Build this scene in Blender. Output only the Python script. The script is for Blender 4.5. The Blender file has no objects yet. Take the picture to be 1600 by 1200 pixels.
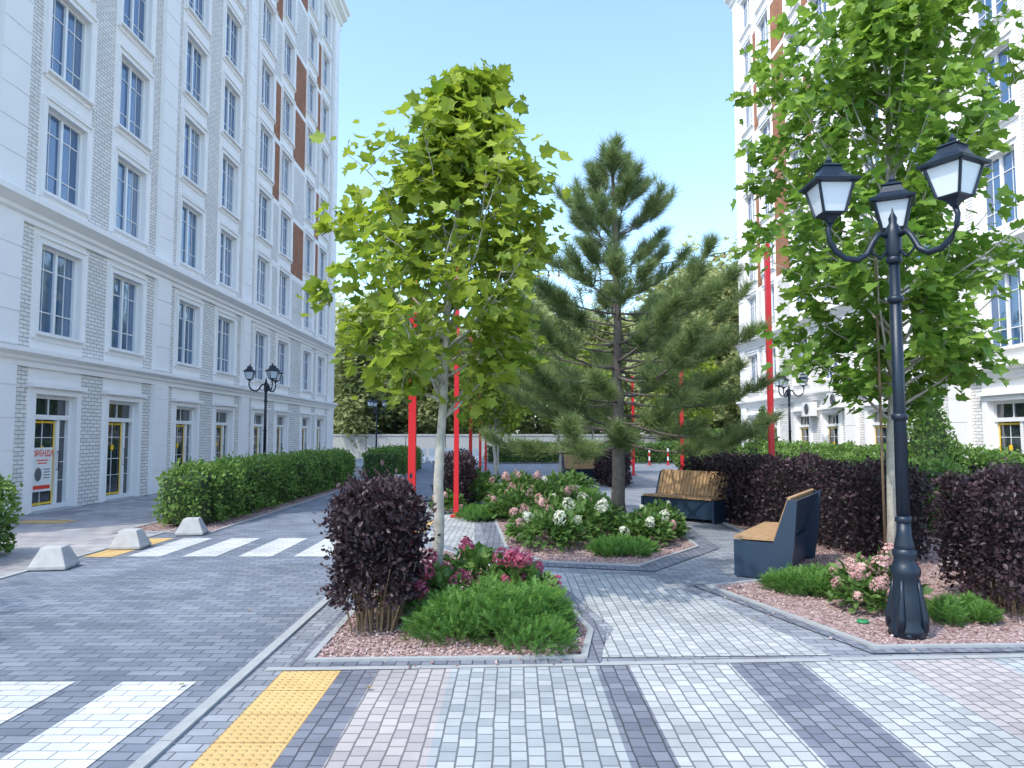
import bpy, math, random
import numpy as np
from mathutils import Vector
rng=np.random.default_rng(7); random.seed(7)
sc=bpy.context.scene
COL=sc.collection
# ------------------------------------------------------------ helpers
class MB:
    def __init__(s): s.v=[];s.l=[];s.t=[];s.m=[];s.a=[];s.n=0
    def add(s,v,f,mat=0,var=.5):
        v=np.asarray(v,float).reshape(-1,3); s.v.append(v)
        L=[i for q in f for i in q]
        s.l.append(np.array(L,int)+s.n); s.t.append(np.array([len(q) for q in f],int))
        s.m.append(np.full(len(f),mat)); s.a.append(np.full(len(f),float(var))); s.n+=len(v)
    def many(s,tv,tf,pos,R,scale,var,mat=0):
        tv=np.asarray(tv,float); n=len(pos); k=len(tv)
        if n==0: return
        scale=np.asarray(scale,float)*np.ones(n)
        V=np.einsum('nij,kj->nki',R,tv)*scale[:,None,None]+pos[:,None,:]
        L=np.array([i for q in tf for i in q]); T=np.array([len(q) for q in tf])
        s.v.append(V.reshape(-1,3))
        s.l.append((L[None,:]+(np.arange(n)*k)[:,None]+s.n).ravel())
        s.t.append(np.tile(T,n)); s.m.append(np.full(n*len(tf),mat))
        s.a.append(np.repeat(np.asarray(var,float)*np.ones(n),len(tf))); s.n+=n*k
    def box(s,x0,x1,y0,y1,z0,z1,mat=0,var=.5):
        v=[(x0,y0,z0),(x1,y0,z0),(x1,y1,z0),(x0,y1,z0),(x0,y0,z1),(x1,y0,z1),(x1,y1,z1),(x0,y1,z1)]
        s.add(v,[(0,3,2,1),(4,5,6,7),(0,1,5,4),(1,2,6,5),(2,3,7,6),(3,0,4,7)],mat,var)
    def tube(s,pts,rad,sides=8,mat=0,cap=True):
        pts=[Vector(p) for p in pts]; n=len(pts); V=[];F=[]
        for i,p in enumerate(pts):
            d=(pts[min(i+1,n-1)]-pts[max(i-1,0)])
            d=d.normalized() if d.length>1e-9 else Vector((0,0,1))
            ref=Vector((0,0,1)) if abs(d.z)<.9 else Vector((1,0,0))
            a=d.cross(ref).normalized(); b=d.cross(a)
            r=rad[i] if hasattr(rad,'__len__') else rad
            for k in range(sides):
                t=2*math.pi*k/sides; V.append(tuple(p+a*(r*math.cos(t))+b*(r*math.sin(t))))
        for i in range(n-1):
            for k in range(sides):
                k2=(k+1)%sides; F.append((i*sides+k,i*sides+k2,(i+1)*sides+k2,(i+1)*sides+k))
        if cap: F.append(tuple(range(sides))[::-1]); F.append(tuple((n-1)*sides+k for k in range(sides)))
        s.add(V,F,mat)
    def lathe(s,prof,sides=16,c=(0,0,0),mat=0,rot=0.0,flute=0):
        V=[];F=[];n=len(prof)
        for r,z in prof:
            for k in range(sides):
                t=rot+2*math.pi*k/sides
                rr=r*(1-flute*(k%2)); V.append((c[0]+rr*math.cos(t),c[1]+rr*math.sin(t),c[2]+z))
        for i in range(n-1):
            for k in range(sides):
                k2=(k+1)%sides; F.append((i*sides+k,i*sides+k2,(i+1)*sides+k2,(i+1)*sides+k))
        F.append(tuple(range(sides))[::-1]); F.append(tuple((n-1)*sides+k for k in range(sides)))
        s.add(V,F,mat)
    def prism(s,poly,fn,a,b,mat=0):
        n=len(poly); V=[fn(p,a) for p in poly]+[fn(p,b) for p in poly]
        F=[tuple(range(n))[::-1],tuple(range(n,2*n))]+[(i,(i+1)%n,n+(i+1)%n,n+i) for i in range(n)]
        s.add(V,F,mat)
    def mesh(s,name,mats,smooth=False):
        me=bpy.data.meshes.new(name)
        V=np.concatenate(s.v);L=np.concatenate(s.l);T=np.concatenate(s.t)
        me.vertices.add(len(V)); me.vertices.foreach_set("co",V.ravel())
        me.loops.add(len(L)); me.loops.foreach_set("vertex_index",L.astype(np.int32))
        me.polygons.add(len(T)); st=np.concatenate([[0],np.cumsum(T)[:-1]])
        me.polygons.foreach_set("loop_start",st.astype(np.int32))
        me.polygons.foreach_set("material_index",np.concatenate(s.m).astype(np.int32))
        me.polygons.foreach_set("use_smooth",np.full(len(T),bool(smooth)))
        at=me.attributes.new("var","FLOAT","FACE"); at.data.foreach_set("value",np.concatenate(s.a).astype(np.float32))
        for m in mats: me.materials.append(m)
        me.update(calc_edges=True)
        return me
def ob(name,me,parent=None,loc=(0,0,0),rz=0,label=None,cat=None,kind=None,group=None):
    o=bpy.data.objects.new(name,me); COL.objects.link(o)
    o.location=loc; o.rotation_euler=(0,0,rz)
    if parent: o.parent=parent
    if label: o["label"]=label
    if cat: o["category"]=cat
    if kind: o["kind"]=kind
    if group: o["group"]=group
    return o
def dup(root,loc,rz=0,scale=1,label=None):
    c=root.copy(); COL.objects.link(c); c.location=loc; c.rotation_euler=(0,0,rz)
    c.scale=(scale,)*3 if not hasattr(scale,'__len__') else scale
    if label: c["label"]=label
    for ch in root.children:
        k=ch.copy(); COL.objects.link(k); k.parent=c
        for g in ch.children:
            q=g.copy(); COL.objects.link(q); q.parent=k
    return c
def norm(a): return a/np.maximum(np.linalg.norm(a,axis=-1,keepdims=True),1e-9)
def frames(tip,nrm):
    y=norm(tip); x=norm(np.cross(y,nrm)); z=np.cross(x,y)
    return np.stack([x,y,z],axis=2)
def inpoly(P,poly):
    x,y=P[:,0],P[:,1]; c=np.zeros(len(P),bool); n=len(poly)
    for i in range(n):
        x1,y1=poly[i]; x2,y2=poly[(i+1)%n]
        m=((y1>y)!=(y2>y)); t=(x2-x1)*(y-y1)/((y2-y1) if y2!=y1 else 1e-9)+x1
        c^=(m&(x<t))
    return c
# ------------------------------------------------------------ materials
def newmat(n):
    m=bpy.data.materials.new(n); m.use_nodes=True; nt=m.node_tree
    return m,nt,nt.nodes["Principled BSDF"],nt.links
def plain(n,c,rough=.5,metal=0,noise=.08,nscale=6,bump=0,spec=.5):
    m,nt,b,l=newmat(n)
    b.inputs["Roughness"].default_value=rough; b.inputs["Metallic"].default_value=metal
    b.inputs["Specular IOR Level"].default_value=spec
    tc=nt.nodes.new("ShaderNodeTexCoord"); nz=nt.nodes.new("ShaderNodeTexNoise"); nz.inputs["Scale"].default_value=nscale; nz.inputs["Detail"].default_value=6
    l.new(tc.outputs["Object"],nz.inputs["Vector"])
    mx=nt.nodes.new("ShaderNodeMix"); mx.data_type='RGBA'
    mx.inputs[6].default_value=tuple(x*(1-noise*1.6) for x in c)+(1,); mx.inputs[7].default_value=tuple(min(1,x*(1+noise*1.6)) for x in c)+(1,)
    l.new(nz.outputs["Fac"],mx.inputs[0]); l.new(mx.outputs[2],b.inputs["Base Color"])
    if bump:
        bp=nt.nodes.new("ShaderNodeBump"); bp.inputs["Strength"].default_value=bump; bp.inputs["Distance"].default_value=.01
        n2=nt.nodes.new("ShaderNodeTexNoise"); n2.inputs["Scale"].default_value=nscale*12; l.new(tc.outputs["Object"],n2.inputs["Vector"])
        l.new(n2.outputs["Fac"],bp.inputs["Height"]); l.new(bp.outputs[0],b.inputs["Normal"])
    return m
def brick(n,c1,c2,mortar,w,h,ms,mode="xy",rough=.8,bump=.5,wear=.25,swap=False):
    m,nt,b,l=newmat(n); b.inputs["Roughness"].default_value=rough; b.inputs["Specular IOR Level"].default_value=.3
    tc=nt.nodes.new("ShaderNodeTexCoord"); sp=nt.nodes.new("ShaderNodeSeparateXYZ"); cb=nt.nodes.new("ShaderNodeCombineXYZ")
    nw=nt.nodes.new("ShaderNodeTexNoise"); nw.inputs["Scale"].default_value=2.2; l.new(tc.outputs["Object"],nw.inputs["Vector"])
    vs=nt.nodes.new("ShaderNodeVectorMath"); vs.operation='MULTIPLY_ADD'; k=.022 if mode=="xy" else .006
    vs.inputs[1].default_value=(k,k,k); l.new(nw.outputs["Color"],vs.inputs[0]); l.new(tc.outputs["Object"],vs.inputs[2])
    l.new(vs.outputs[0],sp.inputs[0])
    if mode=="xy":
        if swap: l.new(sp.outputs[1],cb.inputs[0]); l.new(sp.outputs[0],cb.inputs[1])
        else: l.new(sp.outputs[0],cb.inputs[0]); l.new(sp.outputs[1],cb.inputs[1])
    else:
        ad=nt.nodes.new("ShaderNodeMath"); l.new(sp.outputs[0],ad.inputs[0]); l.new(sp.outputs[1],ad.inputs[1])
        l.new(ad.outputs[0],cb.inputs[0]); l.new(sp.outputs[2],cb.inputs[1])
    bt=nt.nodes.new("ShaderNodeTexBrick"); l.new(cb.outputs[0],bt.inputs["Vector"])
    bt.inputs["Color1"].default_value=c1+(1,); bt.inputs["Color2"].default_value=c2+(1,); bt.inputs["Mortar"].default_value=mortar+(1,)
    bt.inputs["Scale"].default_value=1; bt.inputs["Brick Width"].default_value=w; bt.inputs["Row Height"].default_value=h
    bt.inputs["Mortar Size"].default_value=ms; bt.inputs["Mortar Smooth"].default_value=.3; bt.inputs["Bias"].default_value=0
    nz=nt.nodes.new("ShaderNodeTexNoise"); nz.inputs["Scale"].default_value=.9; nz.inputs["Detail"].default_value=9; nz.inputs["Roughness"].default_value=.65
    l.new(tc.outputs["Object"],nz.inputs["Vector"])
    mr=nt.nodes.new("ShaderNodeMapRange"); mr.inputs["From Min"].default_value=.3; mr.inputs["From Max"].default_value=.7
    mr.inputs["To Min"].default_value=1-wear; mr.inputs["To Max"].default_value=1+wear; l.new(nz.outputs["Fac"],mr.inputs["Value"])
    vm=nt.nodes.new("ShaderNodeVectorMath"); vm.operation='SCALE'; l.new(bt.outputs["Color"],vm.inputs[0]); l.new(mr.outputs[0],vm.inputs["Scale"])
    l.new(vm.outputs[0],b.inputs["Base Color"])
    n2=nt.nodes.new("ShaderNodeTexNoise"); n2.inputs["Scale"].default_value=90; l.new(tc.outputs["Object"],n2.inputs["Vector"])
    ma=nt.nodes.new("ShaderNodeMath"); ma.operation='MULTIPLY_ADD'; ma.inputs[1].default_value=.25; l.new(n2.outputs["Fac"],ma.inputs[0])
    sb=nt.nodes.new("ShaderNodeMath"); sb.operation='SUBTRACT'; sb.inputs[0].default_value=1; l.new(bt.outputs["Fac"],sb.inputs[1]); l.new(sb.outputs[0],ma.inputs[2])
    bp=nt.nodes.new("ShaderNodeBump"); bp.inputs["Strength"].default_value=bump; bp.inputs["Distance"].default_value=.006; l.new(ma.outputs[0],bp.inputs["Height"]); l.new(bp.outputs[0],b.inputs["Normal"])
    return m
def leafm(n,c1,c2,tr=.35,rough=.5):
    m,nt,b,l=newmat(n); b.inputs["Roughness"].default_value=rough; b.inputs["Specular IOR Level"].default_value=.35
    at=nt.nodes.new("ShaderNodeAttribute"); at.attribute_name="var"
    mx=nt.nodes.new("ShaderNodeMix"); mx.data_type='RGBA'; mx.inputs[6].default_value=c1+(1,); mx.inputs[7].default_value=c2+(1,)
    l.new(at.outputs["Fac"],mx.inputs[0]); l.new(mx.outputs[2],b.inputs["Base Color"])
    if tr>0:
        t=nt.nodes.new("ShaderNodeBsdfTranslucent")
        hs=nt.nodes.new("ShaderNodeHueSaturation"); hs.inputs["Value"].default_value=1.5; hs.inputs["Saturation"].default_value=1.05; l.new(mx.outputs[2],hs.inputs["Color"]); l.new(hs.outputs[0],t.inputs[0])
        ms=nt.nodes.new("ShaderNodeMixShader"); ms.inputs[0].default_value=tr; l.new(b.outputs[0],ms.inputs[1]); l.new(t.outputs[0],ms.inputs[2])
        l.new(ms.outputs[0],nt.nodes["Material Output"].inputs["Surface"])
    return m
M={}
M['white']=plain("white_plaster",(.91,.88,.85),.7,noise=.03,nscale=1.2,bump=.1)
M['trim']=plain("white_trim",(.93,.90,.875),.6,noise=.02,nscale=2)
M['gbrick']=brick("white_brick",(.74,.715,.68),(.87,.84,.80),(.27,.26,.255),.25,.085,.008,"wall",wear=.06)
M['rbrick']=brick("red_brick",(.30,.115,.055),(.41,.17,.085),(.24,.16,.12),.25,.085,.008,"wall",wear=.15)
M['pvc']=plain("white_window_frame",(.88,.87,.86),.35,noise=.01)
M['yellow']=plain("yellow_vinyl",(.88,.57,.03),.4,noise=.03)
M['road']=brick("road_paver",(.135,.16,.205),(.225,.25,.295),(.07,.08,.10),.2,.1,.006)
M['mid']=brick("grey_paver",(.19,.21,.245),(.30,.32,.355),(.10,.11,.125),.2,.1,.006)
M['dark']=brick("dark_paver",(.13,.145,.185),(.21,.225,.265),(.065,.07,.085),.11,.09,.006,swap=True)
M['light']=brick("light_paver",(.33,.35,.36),(.475,.49,.49),(.145,.155,.165),.11,.09,.006,swap=True,wear=.2)
M['lgrey']=brick("pale_paver",(.27,.30,.325),(.40,.425,.44),(.125,.138,.15),.11,.09,.006,swap=True,wear=.2)
M['pink']=brick("pink_paver",(.34,.315,.325),(.46,.42,.415),(.155,.15,.155),.11,.09,.006,swap=True,wear=.15)
M['whitep']=brick("white_painted_paver",(.48,.50,.51),(.59,.605,.605),(.22,.235,.25),.2,.1,.005,wear=.22)
M['walk']=brick("sidewalk_paver",(.26,.26,.275),(.42,.39,.385),(.13,.13,.14),.3,.3,.006)
M['kerb']=plain("concrete_kerb",(.34,.355,.365),.85,noise=.12,nscale=9,bump=.3)
M['conc']=plain("concrete",(.40,.40,.40),.85,noise=.18,nscale=7,bump=.5)
M['navy']=plain("navy_steel",(.018,.04,.075),.38,metal=.0,noise=.05)
M['black']=plain("black_cast_iron",(.009,.019,.036),.36,metal=.15,noise=.1,nscale=20,bump=.15)
M['red']=plain("red_paint",(.60,.012,.020),.35,noise=.06)
M['wood']=plain("oiled_wood",(.42,.26,.13),.55,noise=.3,nscale=14)
M['frost']=plain("frosted_glass",(.64,.70,.76),.15,noise=.06,nscale=3)
M['bark']=plain("pale_bark",(.42,.40,.35),.9,noise=.35,nscale=14,bump=.6)
M['pbark']=plain("pine_bark",(.15,.125,.11),.95,noise=.4,nscale=18,bump=.9)
M['stem']=plain("brown_stem",(.24,.165,.10),.9,noise=.3)
M['bgfab']=plain("dark_fitting",(.02,.02,.02),.5)
M['paper']=plain("poster_paper",(.82,.82,.80),.6,noise=.01)
M['orange']=plain("orange_print",(.80,.06,.02),.6,noise=.01)
M['greyp']=plain("grey_print",(.12,.12,.14),.6,noise=.01)
M['greenlid']=plain("green_plastic",(.03,.22,.09),.5)
M['soil']=plain("ground_soil",(.16,.17,.11),.95,noise=.3,nscale=.6)
def tactile():
    m,nt,b,l=newmat("yellow_tactile_paver"); b.inputs["Roughness"].default_value=.75
    tc=nt.nodes.new("ShaderNodeTexCoord"); vo=nt.nodes.new("ShaderNodeTexVoronoi"); vo.inputs["Scale"].default_value=19; vo.inputs["Randomness"].default_value=0
    l.new(tc.outputs["Object"],vo.inputs["Vector"])
    nz=nt.nodes.new("ShaderNodeTexNoise"); nz.inputs["Scale"].default_value=5; nz.inputs["Detail"].default_value=8; nz.inputs["Roughness"].default_value=.7; l.new(tc.outputs["Object"],nz.inputs["Vector"])
    bt=nt.nodes.new("ShaderNodeTexBrick"); bt.offset=0; bt.inputs["Color1"].default_value=(1,1,1,1); bt.inputs["Color2"].default_value=(.82,.82,.82,1); bt.inputs["Mortar"].default_value=(.5,.45,.4,1)
    bt.inputs["Scale"].default_value=1; bt.inputs["Brick Width"].default_value=.4; bt.inputs["Row Height"].default_value=.4; bt.inputs["Mortar Size"].default_value=.006
    mp=nt.nodes.new("ShaderNodeMapping"); mp.inputs["Location"].default_value=(1.57,0,0); l.new(tc.outputs["Object"],mp.inputs[0]); l.new(mp.outputs[0],bt.inputs["Vector"])
    mx=nt.nodes.new("ShaderNodeMix"); mx.data_type='RGBA'; mx.inputs[6].default_value=(.48,.30,.10,1); mx.inputs[7].default_value=(.76,.54,.24,1); l.new(nz.outputs["Fac"],mx.inputs[0])
    m2=nt.nodes.new("ShaderNodeVectorMath"); m2.operation='MULTIPLY'; l.new(mx.outputs[2],m2.inputs[0]); l.new(bt.outputs["Color"],m2.inputs[1])
    l.new(m2.outputs[0],b.inputs["Base Color"])
    mr=nt.nodes.new("ShaderNodeMapRange"); mr.inputs["From Min"].default_value=.30; mr.inputs["From Max"].default_value=.42; mr.inputs["To Min"].default_value=1; mr.inputs["To Max"].default_value=0
    l.new(vo.outputs["Distance"],mr.inputs["Value"])
    bp=nt.nodes.new("ShaderNodeBump"); bp.inputs["Strength"].default_value=.8; bp.inputs["Distance"].default_value=.01; l.new(mr.outputs[0],bp.inputs["Height"]); l.new(bp.outputs[0],b.inputs["Normal"])
    return m
M['tact']=tactile()
def gravelm():
    m,nt,b,l=newmat("pink_gravel"); b.inputs["Roughness"].default_value=.85
    tc=nt.nodes.new("ShaderNodeTexCoord"); vo=nt.nodes.new("ShaderNodeTexVoronoi"); vo.inputs["Scale"].default_value=42; l.new(tc.outputs["Object"],vo.inputs["Vector"])
    sp=nt.nodes.new("ShaderNodeSeparateColor"); l.new(vo.outputs["Color"],sp.inputs[0])
    cr=nt.nodes.new("ShaderNodeValToRGB"); e=cr.color_ramp.elements; e[0].color=(.17,.095,.09,1); e[1].color=(.50,.39,.37,1)
    x=cr.color_ramp.elements.new(.5); x.color=(.33,.215,.20,1)
    l.new(sp.outputs[0],cr.inputs[0]); l.new(cr.outputs[0],b.inputs["Base Color"])
    bp=nt.nodes.new("ShaderNodeBump"); bp.inputs["Strength"].default_value=1; bp.inputs["Distance"].default_value=.015; bp.invert=True; l.new(vo.outputs["Distance"],bp.inputs["Height"]); l.new(bp.outputs[0],b.inputs["Normal"])
    return m
M['gravel']=gravelm()
M['pebble']=leafm("pink_pebble",(.22,.125,.115),(.54,.43,.41),tr=0.0,rough=.85)
def glassm(n,base,curt):
    m,nt,b,l=newmat(n); b.inputs["Roughness"].default_value=.03; b.inputs["Specular IOR Level"].default_value=.9; b.inputs["IOR"].default_value=1.7
    oi=nt.nodes.new("ShaderNodeObjectInfo"); tc=nt.nodes.new("ShaderNodeTexCoord")
    sp=nt.nodes.new("ShaderNodeSeparateXYZ"); l.new(tc.outputs["Object"],sp.inputs[0])
    w=nt.nodes.new("ShaderNodeMath"); w.operation='MULTIPLY'; w.inputs[1].default_value=38; l.new(sp.outputs[1],w.inputs[0])
    s=nt.nodes.new("ShaderNodeMath"); s.operation='SINE'; l.new(w.outputs[0],s.inputs[0])
    mr=nt.nodes.new("ShaderNodeMapRange"); mr.inputs["From Min"].default_value=.62; mr.inputs["From Max"].default_value=1; mr.inputs["To Max"].default_value=.55; l.new(oi.outputs["Random"],mr.inputs["Value"])
    ab=nt.nodes.new("ShaderNodeMath"); ab.operation='ABSOLUTE'; l.new(sp.outputs[1],ab.inputs[0])
    gt=nt.nodes.new("ShaderNodeMath"); gt.operation='GREATER_THAN'; gt.inputs[1].default_value=.22; l.new(ab.outputs[0],gt.inputs[0])
    m1=nt.nodes.new("ShaderNodeMath"); m1.operation='MULTIPLY'; l.new(mr.outputs[0],m1.inputs[0]); l.new(gt.outputs[0],m1.inputs[1])
    s2=nt.nodes.new("ShaderNodeMapRange"); s2.inputs["From Min"].default_value=-1; s2.inputs["To Min"].default_value=.5; l.new(s.outputs[0],s2.inputs["Value"])
    m2=nt.nodes.new("ShaderNodeMath"); m2.operation='MULTIPLY'; l.new(m1.outputs[0],m2.inputs[0]); l.new(s2.outputs[0],m2.inputs[1])
    mx=nt.nodes.new("ShaderNodeMix"); mx.data_type='RGBA'; mx.inputs[6].default_value=base+(1,); mx.inputs[7].default_value=curt+(1,)
    l.new(m2.outputs[0],mx.inputs[0]); l.new(mx.outputs[2],b.inputs["Base Color"])
    nz=nt.nodes.new("ShaderNodeTexNoise"); nz.noise_dimensions='4D'; nz.inputs["Scale"].default_value=1.3; l.new(tc.outputs["Object"],nz.inputs["Vector"])
    mw=nt.nodes.new("ShaderNodeMath"); mw.operation='MULTIPLY'; mw.inputs[1].default_value=50; l.new(oi.outputs["Random"],mw.inputs[0]); l.new(mw.outputs[0],nz.inputs["W"])
    bp=nt.nodes.new("ShaderNodeBump"); bp.inputs["Strength"].default_value=.35; bp.inputs["Distance"].default_value=.05; l.new(nz.outputs["Fac"],bp.inputs["Height"]); l.new(bp.outputs[0],b.inputs["Normal"])
    return m
M['glass']=glassm("window_glass",(.03,.10,.23),(.45,.5,.55))
M['dglass']=glassm("door_glass",(.02,.03,.04),(.10,.12,.13))
M['maple']=leafm("maple_leaf",(.12,.20,.025),(.36,.43,.06),.42)
M['maple2']=leafm("maple_leaf_green",(.09,.19,.03),(.27,.40,.07),.42)
M['hedge']=leafm("hedge_leaf",(.06,.13,.025),(.19,.31,.07),.3)
M['purple']=leafm("purple_leaf",(.018,.012,.017),(.080,.046,.055),.15,.42)
M['pine']=leafm("pine_needle",(.06,.105,.04),(.25,.33,.12),.22)
M['jun']=leafm("juniper_needle",(.06,.15,.035),(.19,.37,.075),.25)
M['hleaf']=leafm("hydrangea_leaf",(.05,.12,.028),(.16,.27,.065),.3)
M['fwhite']=leafm("white_petal",(.58,.60,.46),(.76,.76,.68),.3)
M['fpink']=leafm("pink_petal",(.50,.24,.24),(.68,.50,.45),.3)
M['fcrim']=leafm("crimson_petal",(.40,.05,.13),(.60,.19,.27),.3)
M['bgleaf']=leafm("hazed_background_leaf",(.20,.24,.10),(.45,.48,.22),.38)  # distance haze and brightening of the shaded trees put into the leaf colour
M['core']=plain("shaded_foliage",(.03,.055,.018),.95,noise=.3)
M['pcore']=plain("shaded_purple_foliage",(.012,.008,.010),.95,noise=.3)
# ------------------------------------------------------------ ground & paving
def sheet(name,polys,z,mats,label=None,kind="structure",smooth=False):
    mb=MB()
    for p,mi in polys: mb.add([(x,y,z) for x,y in p],[tuple(range(len(p)))],mi)
    return ob(name,mb.mesh(name,mats),kind=kind,label=label)
def R(x0,x1,y0,y1): return [(x0,y0),(x1,y0),(x1,y1),(x0,y1)]
sheet("ground",[(R(-300,300,-200,400),0)],-.03,[M['soil']])
sheet("courtyard_pavement",[(R(-9.8,12,-6,56),0)],-.016,[M['mid']])
sheet("road",[(R(-5.7,-1.85,-6,56),0)],-.010,[M['road']])
sheet("far_road",[(R(-30,30,46,54),0)],-.006,[M['mid']])
sheet("sidewalk",[(R(-9.8,-5.8,-6,44),0)],-.010,[M['walk']])
st=[(-1.75,-1.57,3),(-1.57,-1.17,2),(-1.17,-.92,0),(-.92,-.42,1),(-.42,.58,4),(.58,.82,0),(.82,1.54,5),(1.54,2.04,0),(2.04,2.70,5),(2.70,3.45,1),(3.45,4.6,4),(4.6,5.1,0),(5.1,6.0,5),(6.0,6.6,1),(6.6,9,4)]
def fy(x): return 5.18+.06*max(0,x+1.4)
sheet("striped_pavement",[([(a,-1),(b,-1),(b,fy(b)-.0),(a,fy(a)-.0)],m) for a,b,m in st],-.010,[M['dark'],M['pink'],M['tact'],M['mid'],M['lgrey'],M['light']])
sheet("path",[([(.62,5.5),(2.35,5.55),(1.95,7.3),(1.55,8.6),(.45,8.85),(-.25,9.9),(-.55,11),(-1.0,20),(-1.1,30),(-1.45,30),(-1.35,11.3),(-.9,10.9),(.1,9.35),(.55,8),(.85,6.3)],0)],-.010,[M['light']])
sheet("crossing_marking",[(R(a,a+.48,1,4.95),0) for a in (-2.54,-3.33,-4.12,-4.91,-5.6)],-.005,[M['whitep']])
sheet("crossing_marking",[(R(a,a+.45,9.95,11.7),0) for a in (-5.12,-4.38,-3.64,-2.9)],-.005,[M['whitep']])
sheet("tactile_paving",[(R(-5.68,-5.28,9.9,11.7),0),(R(-9.2,-8.2,13.6,14.2),0),(R(-1.7,-1.45,10.8,14),0)],-.004,[M['tact']])
def kerb_line(name,x0,x1,y0,y1,top=.0):
    mb=MB(); y=y0
    while y<y1-1e-6:
        e=min(y+1.0,y1); mb.box(x0,x1,y,e-.008,-.05,top); y=e
    ob(name,mb.mesh(name,[M['kerb']]),kind="structure")
kerb_line("kerb",-1.85,-1.775,-2,52,.004)
kerb_line("kerb",-5.8,-5.72,-2,44,.004)
mb=MB(); x=-1.7
while x<7.8: mb.add([(x,fy(x)+.005,-.008),(x+.99,fy(x+.99)+.005,-.008),(x+.99,fy(x+.99)+.085,-.008),(x,fy(x)+.085,-.008)],[(0,1,2,3)]); x+=1.0
ob("kerb",mb.mesh("kerb",[M['kerb']]),kind="structure")
def offset_poly(poly,d):
    n=len(poly); A=sum(poly[i][0]*poly[(i+1)%n][1]-poly[(i+1)%n][0]*poly[i][1] for i in range(n)); sg=1 if A>0 else -1
    out=[]
    for i in range(n):
        p0=Vector(poly[i-1]);p=Vector(poly[i]);p1=Vector(poly[(i+1)%n])
        e0=(p-p0).normalized();e1=(p1-p).normalized()
        n0=Vector((e0.y,-e0.x))*sg;n1=Vector((e1.y,-e1.x))*sg
        b=(n0+n1); b.normalize(); k=d/max(.35,b.dot(n0)); out.append((p.x+b.x*k,p.y+b.y*k))
    return out
OCT=[(1,0,0),(-.9,.1,0),(0,1,.1),(.1,-.9,0),(0,.1,.7),(0,0,-.6)]
OCF=[(0,2,4),(2,1,4),(1,3,4),(3,0,4),(2,0,5),(1,2,5),(3,1,5),(0,3,5)]
def bed(poly,npeb,border=.26):
    mb=MB(); mb.add([(x,y,-.002) for x,y in poly],[tuple(range(len(poly)))],0)
    ob("gravel_bed",mb.mesh("gravel_bed",[M['gravel']]),kind="structure")
    kw=[(offset_poly(poly,a)) for a in (0,.05)]
    mb=MB(); n=len(poly)
    V=[(x,y,-.03) for x,y in kw[0]]+[(x,y,.012) for x,y in kw[0]]+[(x,y,.012) for x,y in kw[1]]+[(x,y,-.03) for x,y in kw[1]]
    F=[]
    for i in range(n):
        j=(i+1)%n
        for k in range(3): F.append((k*n+i,k*n+j,(k+1)*n+j,(k+1)*n+i))
    mb.add(V,F); ob("kerb",mb.mesh("kerb",[M['kerb']]),kind="structure")
    dk=offset_poly(poly,.05); dk2=offset_poly(poly,border); mb=MB()
    V=[(x,y,-.006) for x,y in dk]+[(x,y,-.006) for x,y in dk2]
    mb.add(V,[(i,(i+1)%n,n+(i+1)%n,n+i) for i in range(n)]); ob("border_paving",mb.mesh("border_paving",[M['dark']]),kind="structure")
    P=np.array(poly); lo=P.min(0);hi=P.max(0)
    hi[1]=min(hi[1],lo[1]+6)
    q=rng.uniform(lo,hi,(npeb*3,2)); q=q[inpoly(q,poly)][:npeb]; m=len(q)
    pos=np.column_stack([q,rng.uniform(.0,.014,m)])
    ns=npeb//160; w=np.array(poly)[1]-np.array(poly)[0]
    s=np.column_stack([np.array(poly)[0]+w*rng.random((ns,1))+rng.normal(0,.14,(ns,2)),np.full(ns,.0)])
    pos=np.vstack([pos,s]); m=len(pos)
    mb=MB(); mb.many(OCT,OCF,pos,frames(rng.normal(size=(m,3)),rng.normal(size=(m,3))),rng.uniform(.008,.018,m),rng.random(m))
    ob("loose_gravel",mb.mesh("loose_gravel",[M['pebble']]),kind="stuff",label="pink crushed stone gravel covering the planting bed")
B1=[(-1.42,5.42),(.5,5.5),(.62,6.2),(.38,7.9),(-.15,9.0),(-1.0,10.5),(-1.42,10.6)]
B2=[(-.05,10.7),(.42,9.55),(1.55,9.25),(2.65,10.8),(2.75,12.7),(2.2,14.3),(2.0,20),(-.2,20),(-.35,15)]
B3=[(2.12,8.0),(2.78,5.75),(7.5,5.95),(7.5,17),(3.9,17),(3.9,11.2),(3.6,9.9),(3.0,8.35)]
bed(B1,6500,.15); bed(B2,5200,.32); bed(B3,8000,.16)
bed([(-6.5,12.4),(-5.0,12.4),(-5.0,26),(-6.5,26)],2500,.1)
bed([(-1.7,15.6),(-1.0,15.6),(-.9,19.5),(-1.3,24),(-1.7,24)],500,.1)
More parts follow.
